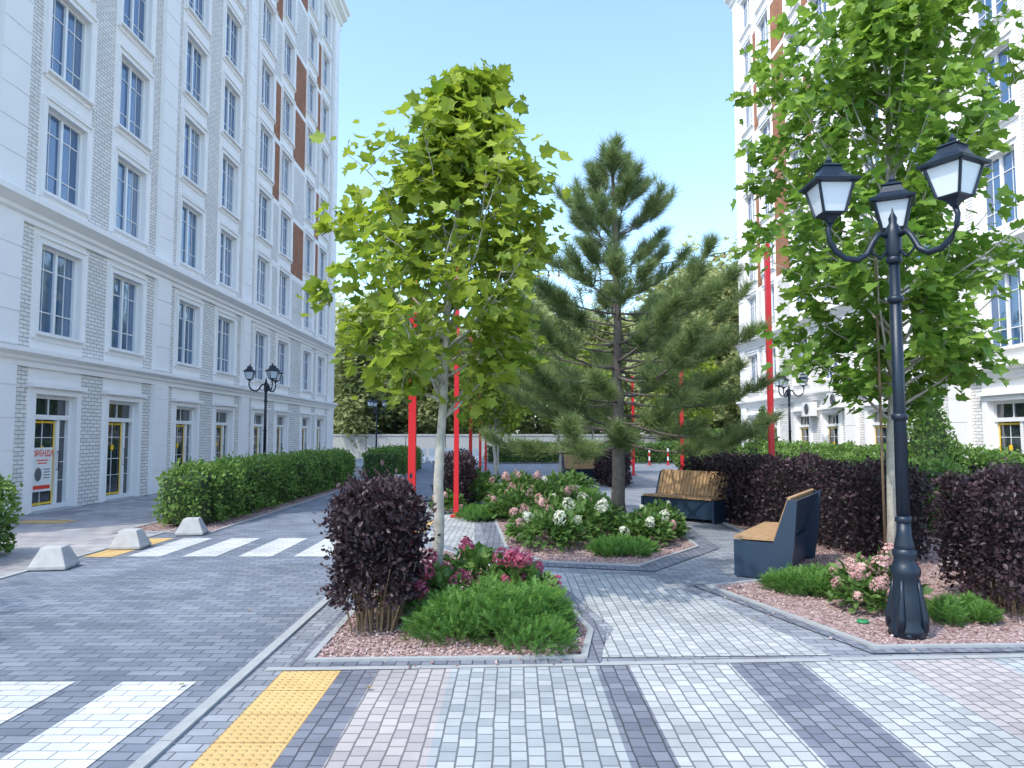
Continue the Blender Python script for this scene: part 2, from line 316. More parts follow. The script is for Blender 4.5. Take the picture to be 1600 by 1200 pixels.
# ------------------------------------------------------------ buildings
WH=1.86; WW=.72; BAY=.93
def win_mesh(h=WH):
    mb=MB(); w=WW
    mb.add([(-.15,-w,0),(-.15,w,0),(-.15,w,h),(-.15,-w,h)],[(0,1,2,3)],1)
    f=.06
    for a,b in ((-w,-w+f),(w-f,w)): mb.box(-.17,-.09,a,b,0,h,0)
    for a,b in ((0,f),(h-f,h)): mb.box(-.17,-.092,-w+f,w-f,a,b,0)
    mb.box(-.165,-.095,-.04,.04,f,h-f,0)
    for yy in (-.37,.37):
        mb.box(-.155,-.137,yy-.008,yy+.008,f,h-f,0)
    for zz in (.48,1.38): mb.box(-.155,-.13,-w+f,-.045,zz-.011,zz+.011,0); mb.box(-.155,-.13,.045,w-f,zz-.011,zz+.011,0)
    for s in (-1,1):
        a,b=sorted((s*w,s*(w+.12))); mb.box(0,.045,a,b,0,h,2)
        a,b=sorted((s*(w+.12),s*(w+.17))); mb.box(0,.08,a,b,-.12,h,2)
    mb.box(0,.05,-w-.12,w+.12,h,h+.12,2); mb.box(0,.09,-w-.17,w+.17,h+.12,h+.17,2)
    for s in (-1,1):
        a,b=sorted((s*(w+.12),s*(w+.17))); mb.box(0,.075,a,b,h,h+.12,2)
    mb.box(-.09,.12,-w-.115,w+.115,-.05,0.0,2)
    mb.box(0,.03,-w-.115,w+.115,-.16,-.05,2)
    mb.box(0,.02,-.66,.66,h+.25,h+.50,2)
    return mb.mesh("window",[M['pvc'],M['glass'],M['trim']])
def door_mesh():
    mb=MB(); w=WW; H=2.45
    mb.add([(-.16,-w,0),(-.16,w,0),(-.16,w,H),(-.16,-w,H)],[(0,1,2,3)],1)
    for a,b in ((-w,-w+.08),(w-.08,w)): mb.box(-.18,-.08,a,b,0,H,0)
    mb.box(-.18,-.082,-w+.08,w-.08,H-.08,H,0); mb.box(-.18,-.07,-w+.08,w-.08,1.93,2.03,0)
    mb.box(-.18,-.082,-w+.08,w-.08,0,.12,0)
    mb.box(-.18,-.10,.26,.36,.12,1.93,0)
    mb.box(-.18,-.10,-w+.08,-w+.14,.12,1.93,0)
    mb.box(-.155,-.13,-.012,.012,2.03,H-.08,0)
    for zz in (.62,1.02,1.55): mb.box(-.158,-.147,-.55,.25,zz-.007,zz+.007,0); mb.box(-.158,-.147,.36,w-.08,zz-.007,zz+.007,0)
    mb.box(-.158,-.149,-.165,-.15,.12,1.93,0)
    y0,y1,z0,z1=-.57,.255,.14,1.90; t=.045
    mb.box(-.146,-.143,y0,y0+t,z0,z1,3); mb.box(-.146,-.143,y1-t,y1,z0,z1,3)
    mb.box(-.146,-.143,y0+t,y1-t,z0,z0+t,3); mb.box(-.146,-.143,y0+t,y1-t,z1-t,z1,3)
    n=16; yc=-.157; V=[(-.140,yc+(.09 if k%2 else .065)*math.cos(2*math.pi*k/n),1.30+(.09 if k%2 else .065)*math.sin(2*math.pi*k/n)) for k in range(n)]; mb.add(V,[tuple(range(n))],3)
    for s in (-1,1):
        a,b=sorted((s*w,s*(w+.16))); mb.box(0,.06,a,b,0,H,2)
    mb.box(0,.07,-w-.16,w+.16,H,H+.13,2); mb.box(0,.15,-w-.24,w+.24,H+.13,H+.22,2)
    mb.box(-.3,.25,-w-.1,w+.1,-.02,.03,4)
    return mb.mesh("door",[M['pvc'],M['dglass'],M['trim'],M['yellow'],M['conc']])
def handle_mesh():
    mb=MB(); mb.tube([(-.09,.30,.85),(-.05,.30,.87),(-.05,.30,1.23),(-.09,.30,1.25)],.014,6)
    return mb.mesh("handle",[M['bgfab']],True)
WM=win_mesh(); DM=door_mesh(); HM=handle_mesh()
def building(name,x0,sg,y0,y1,cols,pil,redgaps,label):
    root=ob(name,None,label=label,cat="apartment building",group="facing apartment blocks around the courtyard"); root.location=(x0,(y0+y1)/2,0)
    off=Vector(root.location)
    def W(d,s,z): return (sg*d,s-off.y,z)
    TOP=25.0; rows=[(3.72,3.72+WH)]+[(6.68+2.6*k,6.68+2.6*k+WH) for k in range(7)]
    S=sorted(set([y0,y1]+[c+k for c in cols for k in (-BAY,-WW,WW,BAY) if y0<c+k<y1]))
    Z=[0,2.45,3.2]+[z for r in rows for z in r]+[9.1+2.6*k-.55+e for k in range(7) for e in (0,.22)]+[TOP]; Z=sorted(set(round(z,3) for z in Z))
    mb=MB()
    def opening(s,z):
        for c in cols:
            if abs(s-c)<WW:
                if z<2.45: return True
                for a,b in rows:
                    if a<z<b: return True
        return False
    for i in range(len(S)-1):
        for j in range(len(Z)-1):
            s=(S[i]+S[i+1])/2; z=(Z[j]+Z[j+1])/2
            if opening(s,z): continue
            near=min(abs(s-c) for c in cols)
            m=0 if near<BAY else 1
            if m==1 and z>8.55:
                fl=int((z-8.55)//2.6); fr=(z-8.55)%2.6
                for gi,(ga,gb,par) in enumerate(redgaps):
                    if ga<s<gb: m=0 if fr<.22 else (2 if (par==9 or fl%3!=par) else 1)
            mb.add([W(0,S[i],Z[j]),W(0,S[i+1],Z[j]),W(0,S[i+1],Z[j+1]),W(0,S[i],Z[j+1])],[(0,1,2,3)],m)
    for c in cols:
        for a,b in [(0,2.45)]+rows:
            p=[(c-WW,a),(c+WW,a),(c+WW,b),(c-WW,b)]
            for k in range(4):
                q,r=p[k],p[(k+1)%4]
                mb.add([W(0,q[0],q[1]),W(0,r[0],r[1]),W(-.18,r[0],r[1]),W(-.18,q[0],q[1])],[(0,1,2,3)],0)
    D=-13
    mb.add([W(0,y0,0),W(D,y0,0),W(D,y0,TOP),W(0,y0,TOP)],[(0,1,2,3)],1)
    mb.add([W(0,y1,0),W(D,y1,0),W(D,y1,TOP),W(0,y1,TOP)],[(0,1,2,3)],1)
    mb.add([W(D,y0,0),W(D,y1,0),W(D,y1,TOP),W(D,y0,TOP)],[(0,1,2,3)],1)
    ob("wall",mb.mesh("wall",[M['white'],M['gbrick'],M['rbrick']]),root)
    mb=MB(); mb.add([W(.1,y0,TOP+.7),W(.1,y1,TOP+.7),W(D,y1,TOP+.7),W(D,y0,TOP+.7)],[(0,1,2,3)],0)
    ob("roof",mb.mesh("roof",[M['conc']]),root)
    def cornice(nm,prof):
        mb=MB(); mb.prism(prof,lambda p,s:W(p[0],s,p[1]),y0-.05,y1+.35); ob(nm,mb.mesh(nm,[M['trim']]),root)
    cornice("ground_floor_cornice",[(-.02,2.98),(.06,2.98),(.06,3.08),(.12,3.12),(.12,3.18),(.26,3.24),(.26,3.33),(-.02,3.36)])
    cornice("middle_cornice",[(-.02,5.88),(.07,5.88),(.07,5.98),(.14,6.02),(.14,6.1),(.22,6.14),(.36,6.22),(.36,6.34),(.30,6.38),(-.02,6.42)])
    cornice("roof_cornice",[(-.02,24.5),(.08,24.5),(.08,24.7),(.2,24.8),(.2,24.95),(.45,25.1),(.45,25.3),(.6,25.4),(.6,25.6),(-.02,25.7)])
    for (pa,pb) in pil:
        mb=MB()
        for z0,z1 in ((0,2.97),(3.37,5.87),(6.43,24.49)):
            a,b=sorted((0,sg*.11)); mb.box(a,b,pa+.006-off.y,pb-.006-off.y,z0,z1)
            z=z0+.02
            while z<z1-.2:
                e=min(z+.62,z1-.01); a,b=sorted((sg*.005,sg*.13)); mb.box(a,b,pa-off.y,pb-off.y,z,e); z=e+.022
        ob("pilaster",mb.mesh("pilaster",[M['trim']]),root)
    rz=0 if sg>0 else math.pi
    for c in cols:
        o=ob("door",DM,root,(0,c-off.y,0),rz); ob("handle",HM,o)
        for a,b in rows: ob("window",WM,root,(0,c-off.y,a),rz)
    return root
Lc=[12.3,15.85,18.6,22.2,25.1,28.7,31.4,35.1,37.7]
BL=building("apartment_building",-9.8,1,11.0,40.2,Lc,[(13.6,14.4),(20.0,20.8),(26.5,27.2),(39.2,40.1)],[(29.5,30.6,0),(32.2,34.3,1),(35.9,36.9,2),(11,11.5,9)],"tall white apartment block with pale brick and brown brick panels")
Rc=[15.2,17.9,21.5,24.2,27.8,30.5,34.1,36.6]
BR=building("apartment_building",12.0,-1,13.2,38.4,Rc,[(19.3,20.1),(25.6,26.4),(37.7,38.35)],[(28.6,29.7,0),(31.3,33.3,9),(34.9,35.8,2)],"tall white apartment block with sunlit orange brick panels")
def ac(loc):
    r=ob("air_conditioner",None,loc=loc,label="white air conditioner unit hung on the wall",cat="air conditioner",group="air conditioners on the wall")
    mb=MB(); mb.box(-.35,-.05,-.4,.4,0,.55,0); mb.box(-.05,0,-.35,-.3,-.05,.02,0);mb.box(-.05,0,.3,.35,-.05,.02,0)
    ob("housing",mb.mesh("housing",[M['pvc']]),r)
    mb=MB(); V=[(-.353,-.08+.22*math.cos(2*math.pi*k/20),.28+.22*math.sin(2*math.pi*k/20)) for k in range(20)]; mb.add(V,[tuple(range(20))])
    for k in range(1,5): mb.tube([(-.36,-.08+.045*k*math.cos(t),.28+.045*k*math.sin(t)) for t in np.linspace(0,6.28,17)],.006,4)
    ob("fan_grille",mb.mesh("fan_grille",[M['greyp'],M['pvc']]),r)
ac((11.98,29.3,2.35)); ac((11.98,26.9,1.9+.7))
pr=ob("poster",None,loc=(-9.8-.1,15.66,.42),label="white rental poster with orange lettering on a glass door",cat="poster")
mb=MB(); mb.box(0,.006,-.33,.33,0,.92,0); ob("sheet",mb.mesh("sheet",[M['paper']]),pr)
def text(body,size,mat,parent,y,z,x=.0085):
    cu=bpy.data.curves.new("lettering","FONT"); cu.body=body; cu.size=size; cu.align_x='CENTER'; cu.extrude=.001; cu.offset=.003
    t=bpy.data.objects.new("tmp",cu); COL.objects.link(t)
    dg=bpy.context.evaluated_depsgraph_get(); me=bpy.data.meshes.new_from_object(t.evaluated_get(dg)); bpy.data.objects.remove(t)
    me.materials.clear(); me.materials.append(mat)
    o=ob("lettering",me,parent,(x,y,z)); o.rotation_euler=(math.pi/2,0,math.pi/2)
text("ОРЕНДА",.17,M['orange'],pr,0,.74)
mb=MB()
for k,(a,b) in enumerate(((-.2,.2),(-.15,.15))): mb.box(.0062,.008,a,b,.64-.06*k,.665-.06*k,0)
mb.box(.0062,.008,-.28,.28,.05,.13,0)
ob("printed_lines",mb.mesh("printed_lines",[M['orange']]),pr)
mb=MB()
mb.add([(.0075,-.13+.12*math.cos(k*math.pi/4),.36+.15*math.sin(k*math.pi/4)) for k in range(8)],[tuple(range(8))])
for k in range(4): mb.box(.0062,.008,.05,.26,.27+.06*k,.29+.06*k,0)
ob("printed_block",mb.mesh("printed_block",[M['greyp']]),pr)
# ------------------------------------------------------------ foliage templates
hl=[(0,0,0),(.17,-.07,.03),(.48,.06,.10),(.35,.28,.05),(.55,.58,.13),(.28,.60,.03),(0,.98,-.06)]
MLV=hl+[(-x,y,z) for x,y,z in hl[1:6]]
MLF=[(0,1,2,3,4,5,6),(0,6,11,10,9,8,7)]
OV=[(0,0,0),(.26,.28,.06),(.28,.62,.06),(0,1,-.04),(-.28,.62,.06),(-.26,.28,.06)]
OF=[(0,1,2,3),(0,3,4,5)]
def tube_tree(mb,pts,r0,r1,sides=7): mb.tube(pts,[r0+(r1-r0)*i/(len(pts)-1) for i in range(len(pts))],sides)
def maple(seed,H,prof,zb,nb,per,ls,leafmat,barkmat,name,trunk_r=.065,lean=(0,0),twigs=6,spread=.2):
    r=np.random.default_rng(seed); tb=MB(); cb=MB()
    tz=np.linspace(0,H*.95,14); wob=np.cumsum(r.normal(0,.018,(14,2)),0); wob[0]=0
    tp=[(wob[i,0]+lean[0]*tz[i]/H,wob[i,1]+lean[1]*tz[i]/H,tz[i]) for i in range(14)]
    tb.tube(tp,[trunk_r*(1.35 if i==0 else (1-.88*i/13)) for i in range(14)],10)
    tpa=np.array(tp); pz=[p[0] for p in prof]; pr_=[p[1] for p in prof]
    ends=[];dirs=[]
    for i in range(nb):
        f=(i+.5)/nb; z=zb+(H*.97-zb)*f**.95
        az=i*2.39996+r.uniform(-.4,.4); 
        base=np.array([np.interp(z*.97,tz,tpa[:,0]),np.interp(z*.97,tz,tpa[:,1]),min(z,H*.94)])
        el=math.radians(r.uniform(12,46)+ (24*f))
        L=np.interp(z+.3,pz,pr_)*r.uniform(.62,1.15)/max(.45,math.cos(el))
        d=np.array([math.cos(az)*math.cos(el),math.sin(az)*math.cos(el),math.sin(el)])
        b0=base.copy(); b0[2]-=L*.35*math.sin(el); b0[2]=max(b0[2],zb*.85)
        pts=[b0+d*L*t+np.array([0,0,.12*L*t*t-.06*L*t])+r.normal(0,.02,3)*(t>0) for t in np.linspace(0,1,6)]
        tube_tree(tb,[tuple(p) for p in pts],max(.007,trunk_r*.28*(1-.5*f)),.004,5)
        P=np.array(pts)
        for k in range(twigs):
            t=r.uniform(.28,1) if k else 1.0; x=t*5; a=min(int(x),4); p=P[a]+(P[a+1]-P[a])*(x-a)
            td=norm(d+r.normal(0,.75,3)+np.array([0,0,.2])); tl=r.uniform(.12,.42)*L**.5*.8
            e=p+td*tl; tb.tube([tuple(p),tuple((p+e)/2+r.normal(0,.01,3)),tuple(e)],[.005,.004,.002],4,cap=False)
            ends.append(p+td*tl*.65); ends.append(e); dirs.append(td); dirs.append(td)
    E=np.array(ends);D=np.array(dirs); n=len(E)*per
    idx=np.repeat(np.arange(len(E)),per)
    pos=E[idx]+r.normal(0,spread*.5,(n,3))
    ax=np.column_stack([np.interp(pos[:,2],tz,tpa[:,0]),np.interp(pos[:,2],tz,tpa[:,1]),pos[:,2]])
    out=norm(pos-ax+1e-6)
    tip=out*.9+r.normal(0,.55,(n,3))+np.array([0,0,-.25]); nr=np.array([0,0,1.0])+r.normal(0,.5,(n,3))+out*.5
    clump=np.repeat(r.uniform(-.25,.25,len(E)),per)
    var=np.clip(.42+clump+r.normal(0,.2,n)+.07*(pos[:,2]-H*.5),0,1)
    cb.many(MLV,MLF,pos,frames(tip,nr),r.uniform(.5,1.15,n)*ls,var)
    return tb.mesh("trunk",[barkmat],True),cb.mesh("crown",[leafmat])
def tree(name,tm,cm,loc,rz,label,cat,scale=1,group=None):
    r=ob(name,None,loc=loc,rz=rz,label=label,cat=cat,group=group); r.scale=(scale,)*3 if not hasattr(scale,'__len__') else scale
    ob("trunk",tm,r); ob("crown",cm,r); return r
G="young maple trees planted in the courtyard"
t1,c1=maple(3,5.2,[(1.8,.6),(2.4,.95),(3.1,1.1),(3.8,.88),(4.3,.5),(4.8,.26),(5.3,.1)],1.9,54,8,.14,M['maple'],M['bark'],"m",trunk_r=.06,lean=(.34,0))
mapA=tree("maple_tree",t1,c1,(-.78,7.2,0),0,"young maple with yellow-green leaves rising from a gravel bed","tree",group=G)
t2,c2=maple(11,7.1,[(1.7,.75),(2.4,1.2),(3.6,1.42),(5,1.4),(6,1.1),(7.1,.3)],1.9,80,9,.16,M['maple2'],M['bark'],"m",trunk_r=.085)
mapB=tree("maple_tree",t2,c2,(4.6,9.0,0),.4,"tall young maple with deep green leaves beside a street lamp","tree",group=G)
for (x,y,s,rz) in ((-.55,20.5,.85,1.),(1.6,24.5,.9,2.3),(5.6,24,.95,3.1),(3.4,31,1.0,4.4),(-.6,30,1,2)):
    dup(mapA,(x,y,0),rz,s,label="small maple standing further along the courtyard beds")
for (x,y,s,rz) in ((-8.7,3.4,.85,1.),(-7.6,-.6,.95,2.6),(-3.6,-4.2,.9,4.2)):  # unseen maples added beside and behind the camera for their dappled shade
    dup(mapB,(x,y,0),rz,s,label="maple added out of view to cast dappled shade on the paving")
mb=MB(); mb.tube([(0,0,0),(0,0,4.0)],.016,8); mb.lathe([(.02,3.98),(.024,4.0),(.015,4.03)],8); mb.tube([(0,0,2.2),(.08,.02,2.22),(.16,.04,2.2)],.008,5)
ob("tree_stake",mb.mesh("tree_stake",[M['stem']],True),loc=(4.36,8.75,0),label="thin wooden stake supporting a young maple",cat="tree stake")
# pine ---------------------------------------------------------
def needle_tuft(seed,n=24,L=1.0):
    r=np.random.default_rng(seed); V=[];F=[]
    for i in range(n):
        a=r.uniform(0,6.283); sp=r.uniform(.25,1.15); y0=r.uniform(-.6,.35)
        d=np.array([math.sin(sp)*math.cos(a),math.cos(sp),math.sin(sp)*math.sin(a)])
        p=np.array([0,y0,0]); w=np.cross(d,r.normal(size=3)); w=w/np.linalg.norm(w)*.020
        l=L*r.uniform(.7,1.15); k=len(V); V+=[tuple(p-w),tuple(p+w),tuple(p+d*l)]; F.append((k,k+1,k+2))
    return V,F
TUF=[needle_tuft(s) for s in range(4)]
def pine():
    r=np.random.default_rng(5); tb=MB(); cb=MB(); H=6.75
    z=np.linspace(0,H,16); w=np.cumsum(r.normal(0,.02,(16,2)),0); w[0]=0
    tp=np.column_stack([w,z]); tb.tube([tuple(p) for p in tp],[.13*(1.25 if i==0 else 1-.85*i/15) for i in range(16)],12)
    pz=[1.3,1.8,2.4,3.1,3.7,4.3,4.8,5.4,6.1,6.75]; pr_=[2.0,2.55,2.85,2.65,2.0,1.25,1.2,1.05,.55,.15]
    P=[];D=[];T=[];zz=1.55;wh=0
    while zz<6.6:
        nb=7 if zz<3.9 else 5
        zoff=r.uniform(-.05,.05)
        for k in range(nb):
            az=wh*.9+k*6.283/nb+r.uniform(-.4,.4); L=np.interp(zz,pz,pr_)*r.uniform(.55,1.2)
            el=-.02+ .12*(zz-1.7)+r.uniform(-.2,.2)
            h=np.array([math.cos(az),math.sin(az),0]); z0=zz+zoff+r.uniform(-.16,.16); base=np.array([np.interp(z0,z,w[:,0]),np.interp(z0,z,w[:,1]),z0])
            bend=r.normal(0,.12); hb=np.array([-h[1],h[0],0])
            pts=np.array([base+h*L*t*math.cos(el)+hb*bend*L*t*t+np.array([0,0,L*(math.sin(el)*t+.20*t*t*t-.16*t*(1-t))]) for t in np.linspace(0,1,8)])
            tb.tube([tuple(p) for p in pts],[max(.006,.030*(L/2.7)*(1-.85*i/7)) for i in range(8)],6)
            nt=int(5+L*13)
            for q in range(nt):
                t=r.uniform(.2,1)**.65; x=t*7; a=min(int(x),6); p=pts[a]+(pts[a+1]-pts[a])*(x-a)
                fw=norm(pts[a+1]-pts[a]); side=np.cross(fw,[0,0,1])*r.choice([-1,1])
                td=norm(fw*.8+side*r.uniform(.2,1.1)+np.array([0,0,r.uniform(-.15,.85)])); tl=r.uniform(.1,.6)*(1.15-t)*min(1,L)+.07
                e=p+td*tl
                if tl>.15: tb.tube([tuple(p),tuple(e)],[.007,.003],4,cap=False)
                for u in np.arange(0.35,1.01,.32): P.append(p+(e-p)*u); D.append(norm(td+np.array([0,0,.4]))); T.append(.12*u+.18*(t-.6))
            P.append(pts[-1]); D.append(norm(pts[-1]-pts[-2]+np.array([0,0,.2]))); T.append(.25)
        zz+=.35; wh+=1
    for q in (6.3,6.5,6.65,6.8): P.append(np.array([w[-1,0],w[-1,1],q])); D.append(np.array([r.normal(0,.2),r.normal(0,.2),1.])); T.append(.2)
    P=np.array(P);D=np.array(D);T=np.array(T); n=len(P); g=r.integers(0,4,n)
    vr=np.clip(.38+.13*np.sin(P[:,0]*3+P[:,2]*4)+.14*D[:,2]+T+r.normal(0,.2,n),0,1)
    for k in range(4):
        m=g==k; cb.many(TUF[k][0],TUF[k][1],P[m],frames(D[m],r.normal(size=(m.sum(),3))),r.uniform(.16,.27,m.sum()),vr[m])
    return tb.mesh("trunk",[M['pbark']],True),cb.mesh("crown",[M['pine']])
tp_,cp_=pine()
tree("pine_tree",tp_,cp_,(1.9,13.3,0),.3,"large green pine with long needles in the hydrangea bed","tree")
# hedges -------------------------------------------------------
def hedge(name,x,y,rz,L,T,H,dens,ls,mats,label,zb=0.0,stems=0,cat="hedge",seed=1,rough=.06,pw=8.):
    r=np.random.default_rng(seed); mb=MB()
    areas=np.array([L*T,L*(H-zb),L*(H-zb),T*(H-zb),T*(H-zb)]); n=int(areas.sum()*dens); f=r.choice(5,n,p=areas/areas.sum())
    u=r.random(n);v=r.random(n); P=np.zeros((n,3));N=np.zeros((n,3))
    for k in range(5):
        m=f==k
        if k==0: P[m]=np.column_stack([u[m]*L,(v[m]-.5)*T,np.full(m.sum(),H)]);N[m]=(0,0,1)
        elif k<3: s=1 if k==1 else -1; P[m]=np.column_stack([u[m]*L,np.full(m.sum(),s*T/2),zb+v[m]*(H-zb)]);N[m]=(0,s,0)
        else: s=0 if k==3 else 1; P[m]=np.column_stack([np.full(m.sum(),s*L),(v[m]-.5)*T,zb+u[m]*(H-zb)]);N[m]=(2*s-1,0,0)
    c=np.array([L/2,0,(H+zb)/2]); 
    q=(P-c)/np.array([L/2,T/2,(H-zb)/2]); rr=(np.abs(q)**pw).sum(1)**(1/pw)
    P2=c+q/np.maximum(rr,1)[:,None]**.9*np.array([L/2,T/2,(H-zb)/2])
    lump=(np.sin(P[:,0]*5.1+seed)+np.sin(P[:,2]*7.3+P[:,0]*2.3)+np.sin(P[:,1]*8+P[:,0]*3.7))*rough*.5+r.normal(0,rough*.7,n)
    P2=P2+N*(lump[:,None])-N*.02
    spr=r.random(n)<.05; P2[spr]+=N[spr]*r.uniform(.03,.13,(spr.sum(),1))
    if stems:  # foliage thins out towards the bare stems
        keep=r.random(n)<np.clip((P[:,2]-zb)/.28+.25,0,1); P2=P2[keep];N=N[keep];P=P[keep];lump=lump[keep];n=len(P)
    tip=N*.6+r.normal(0,.7,(n,3))+np.array([0,0,.35]); nr=N+r.normal(0,.5,(n,3))
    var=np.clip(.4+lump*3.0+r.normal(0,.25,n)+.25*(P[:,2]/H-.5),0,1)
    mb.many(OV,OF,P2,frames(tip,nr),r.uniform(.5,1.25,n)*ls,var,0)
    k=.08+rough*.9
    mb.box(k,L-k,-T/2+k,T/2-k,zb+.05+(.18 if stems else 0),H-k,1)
    if stems:
        for i in range(stems):
            a=np.array([r.uniform(.2*L,.8*L),r.uniform(-.3,.3)*T,0]); b=np.array([L/2+(a[0]-L/2)*1.4+r.normal(0,.04),a[1]*1.4+r.normal(0,.05),zb+.36])
            m_=(a+b)/2+r.normal(0,.02,3); mb.tube([tuple(a),tuple(m_),tuple(b)],[.009,.007,.004],5,2)
    return ob(name,mb.mesh(name,mats),loc=(x,y,0),rz=rz,label=label,cat=cat)
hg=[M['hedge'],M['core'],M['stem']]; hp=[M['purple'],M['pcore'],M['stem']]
H90=math.pi/2
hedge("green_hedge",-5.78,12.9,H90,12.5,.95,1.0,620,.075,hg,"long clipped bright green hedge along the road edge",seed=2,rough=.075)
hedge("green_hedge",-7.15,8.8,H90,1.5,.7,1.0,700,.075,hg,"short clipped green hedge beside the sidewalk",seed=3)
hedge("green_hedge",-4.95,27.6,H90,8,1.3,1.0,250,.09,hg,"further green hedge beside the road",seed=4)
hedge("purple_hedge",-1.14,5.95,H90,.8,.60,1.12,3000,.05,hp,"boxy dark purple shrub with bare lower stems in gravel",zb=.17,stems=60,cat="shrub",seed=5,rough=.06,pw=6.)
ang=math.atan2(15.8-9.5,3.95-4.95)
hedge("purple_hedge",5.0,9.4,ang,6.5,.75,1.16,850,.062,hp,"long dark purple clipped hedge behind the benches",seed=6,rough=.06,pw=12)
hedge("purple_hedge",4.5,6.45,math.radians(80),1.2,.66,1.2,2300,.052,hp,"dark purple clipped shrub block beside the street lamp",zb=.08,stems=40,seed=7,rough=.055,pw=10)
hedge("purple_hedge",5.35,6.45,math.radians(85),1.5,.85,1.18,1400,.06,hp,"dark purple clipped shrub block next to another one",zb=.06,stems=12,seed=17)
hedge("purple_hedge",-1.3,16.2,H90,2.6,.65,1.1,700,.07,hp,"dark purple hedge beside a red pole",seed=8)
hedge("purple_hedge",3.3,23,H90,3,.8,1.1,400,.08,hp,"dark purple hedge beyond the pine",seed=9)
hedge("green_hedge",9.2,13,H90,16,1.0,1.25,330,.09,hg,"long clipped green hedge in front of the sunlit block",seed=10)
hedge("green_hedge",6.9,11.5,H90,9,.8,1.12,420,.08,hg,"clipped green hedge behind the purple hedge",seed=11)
hedge("green_hedge",-1.5,43,0,13,1.2,1.1,150,.14,hg,"low green hedge at the far end of the courtyard",seed=12)
def mound(name,prof,n,ls,mats,label,cat,loc,seed=1,rz=0):
    r=np.random.default_rng(seed); mb=MB(); z=r.uniform(0,prof[-1][1],n*2); pr_=np.interp(z,[p[1] for p in prof],[p[0] for p in prof])
    keep=r.random(n*2)<(pr_+.08)/(max(pr_)+.08); z=z[keep][:n]; pr_=pr_[keep][:n]; m=len(z); a=r.uniform(0,6.283,m)
    rad=pr_*(1+.06*np.sin(a*5+z*6)+r.normal(0,.05,m)); P=np.column_stack([rad*np.cos(a),rad*np.sin(a),z]); N=norm(np.column_stack([np.cos(a),np.sin(a),np.full(m,.35)]))
    mb.many(OV,OF,P,frames(N*.6+r.normal(0,.6,(m,3))+[0,0,.5],N+r.normal(0,.5,(m,3))),r.uniform(.6,1.2,m)*ls,np.clip(.45+.3*np.sin(a*5+z*6)*.5+r.normal(0,.2,m),0,1),0)
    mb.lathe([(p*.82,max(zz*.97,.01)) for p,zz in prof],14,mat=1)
    return ob(name,mb.mesh(name,mats),loc=loc,rz=rz,label=label,cat=cat)
cone=[(.45,0),(.62,.3),(.6,.8),(.42,1.5),(.2,2.2),(.03,2.6)]
mound("conical_thuja",cone,4200,.07,hg,"tall clipped conical evergreen behind the hedge","topiary",(8.1,14.4,0),1)
mound("conical_thuja",cone,2600,.09,hg,"clipped conical evergreen near the sunlit block","topiary",(9.0,26.5,0),2)
ball=[(.6,0),(.95,.4),(1.0,.9),(.75,1.4),(.3,1.75),(.02,1.85)]
mound("round_bush",ball,2600,.12,hg,"rounded light green bush near the far hedge","bush",(7.6,30,0),4)
mound("round_bush",ball,2600,.12,hg,"rounded light green bush near the far hedge","bush",(9.2,33,0),5)
# junipers -----------------------------------------------------
def spray(seed,n=26):
    r=np.random.default_rng(seed); V=[];F=[]
    for i in range(n):
        y=i/n; s=(-1)**i; a=r.uniform(-.9,.9); d=np.array([s*math.cos(a)*.9,.65,math.sin(a)*.9+.2]); d/=np.linalg.norm(d)
        l=.36*(1-y*.5)*r.uniform(.6,1.25); w=np.array([0,.035,.025]); p=np.array([0,y,.1*y*y]); k=len(V); V+=[tuple(p-w),tuple(p+w),tuple(p+d*l)]; F.append((k,k+1,k+2))
    return V,F
SPR=[spray(s) for s in range(4)]
def juniper(loc,rx,ry,h,n,sz,label,seed=1):
    r=np.random.default_rng(seed); mb=MB()
    K=max(6,int(rx*26)); ka=r.uniform(0,6.283,K); kq=np.sqrt(r.random(K))*.78; kx=rx*kq*np.cos(ka);ky=ry*kq*np.sin(ka); kr=r.uniform(.28,.42,K)*min(rx,ry); kh=h*(1-kq**2*.72)*r.uniform(.7,1.08,K)
    i=r.integers(0,K,n); a=r.uniform(0,6.283,n); q=np.sqrt(r.random(n))
    x=kx[i]+kr[i]*q*np.cos(a)*1.1; y=ky[i]+kr[i]*q*np.sin(a)*1.1
    z=kh[i]*np.sqrt(np.maximum(0,1-q**2*.9))*r.uniform(.35,.95,n)+.015
    low=r.random(n)<.2; z[low]*=r.uniform(.1,.6,low.sum())
    P=np.column_stack([x,y,z]); out=np.column_stack([np.cos(a)*q,np.sin(a)*q,np.zeros(n)])+np.column_stack([x/rx,y/ry,np.zeros(n)])*.6
    tip=out*1.0+np.array([0,0,.55])+r.normal(0,.45,(n,3)); nr=np.array([0,0,1])-out*.5+r.normal(0,.5,(n,3)); g=r.integers(0,4,n)
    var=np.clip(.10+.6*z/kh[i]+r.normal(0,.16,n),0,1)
    for k in range(4):
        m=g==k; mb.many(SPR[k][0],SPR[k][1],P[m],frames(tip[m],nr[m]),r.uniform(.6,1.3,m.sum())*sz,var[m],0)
    for j in range(K): mb.tube([(0,0,.01),(kx[j]*.5,ky[j]*.5,kh[j]*.35),(kx[j],ky[j],kh[j]*.6)],[.012,.009,.005],5,1)
    return ob("juniper_bush",mb.mesh("juniper_bush",[M['jun'],M['stem']]),loc=loc,label=label,cat="shrub")
juniper((-.05,6.08,0),.70,.62,.45,8600,.085,"spreading bright green juniper spilling over the kerb",1)
juniper((1.5,10.2,0),.55,.4,.2,2200,.10,"low green juniper at the island edge",2)
juniper((3.05,7.7,0),.42,.35,.28,2800,.085,"low feathery juniper beside pink hydrangea",3)
juniper((3.85,6.5,0),.25,.22,.24,1500,.075,"small juniper between the lamp and purple shrub",4)
juniper((1.2,16.5,0),.9,.6,.5,1600,.16,"spreading juniper beyond the pine trunk",5)
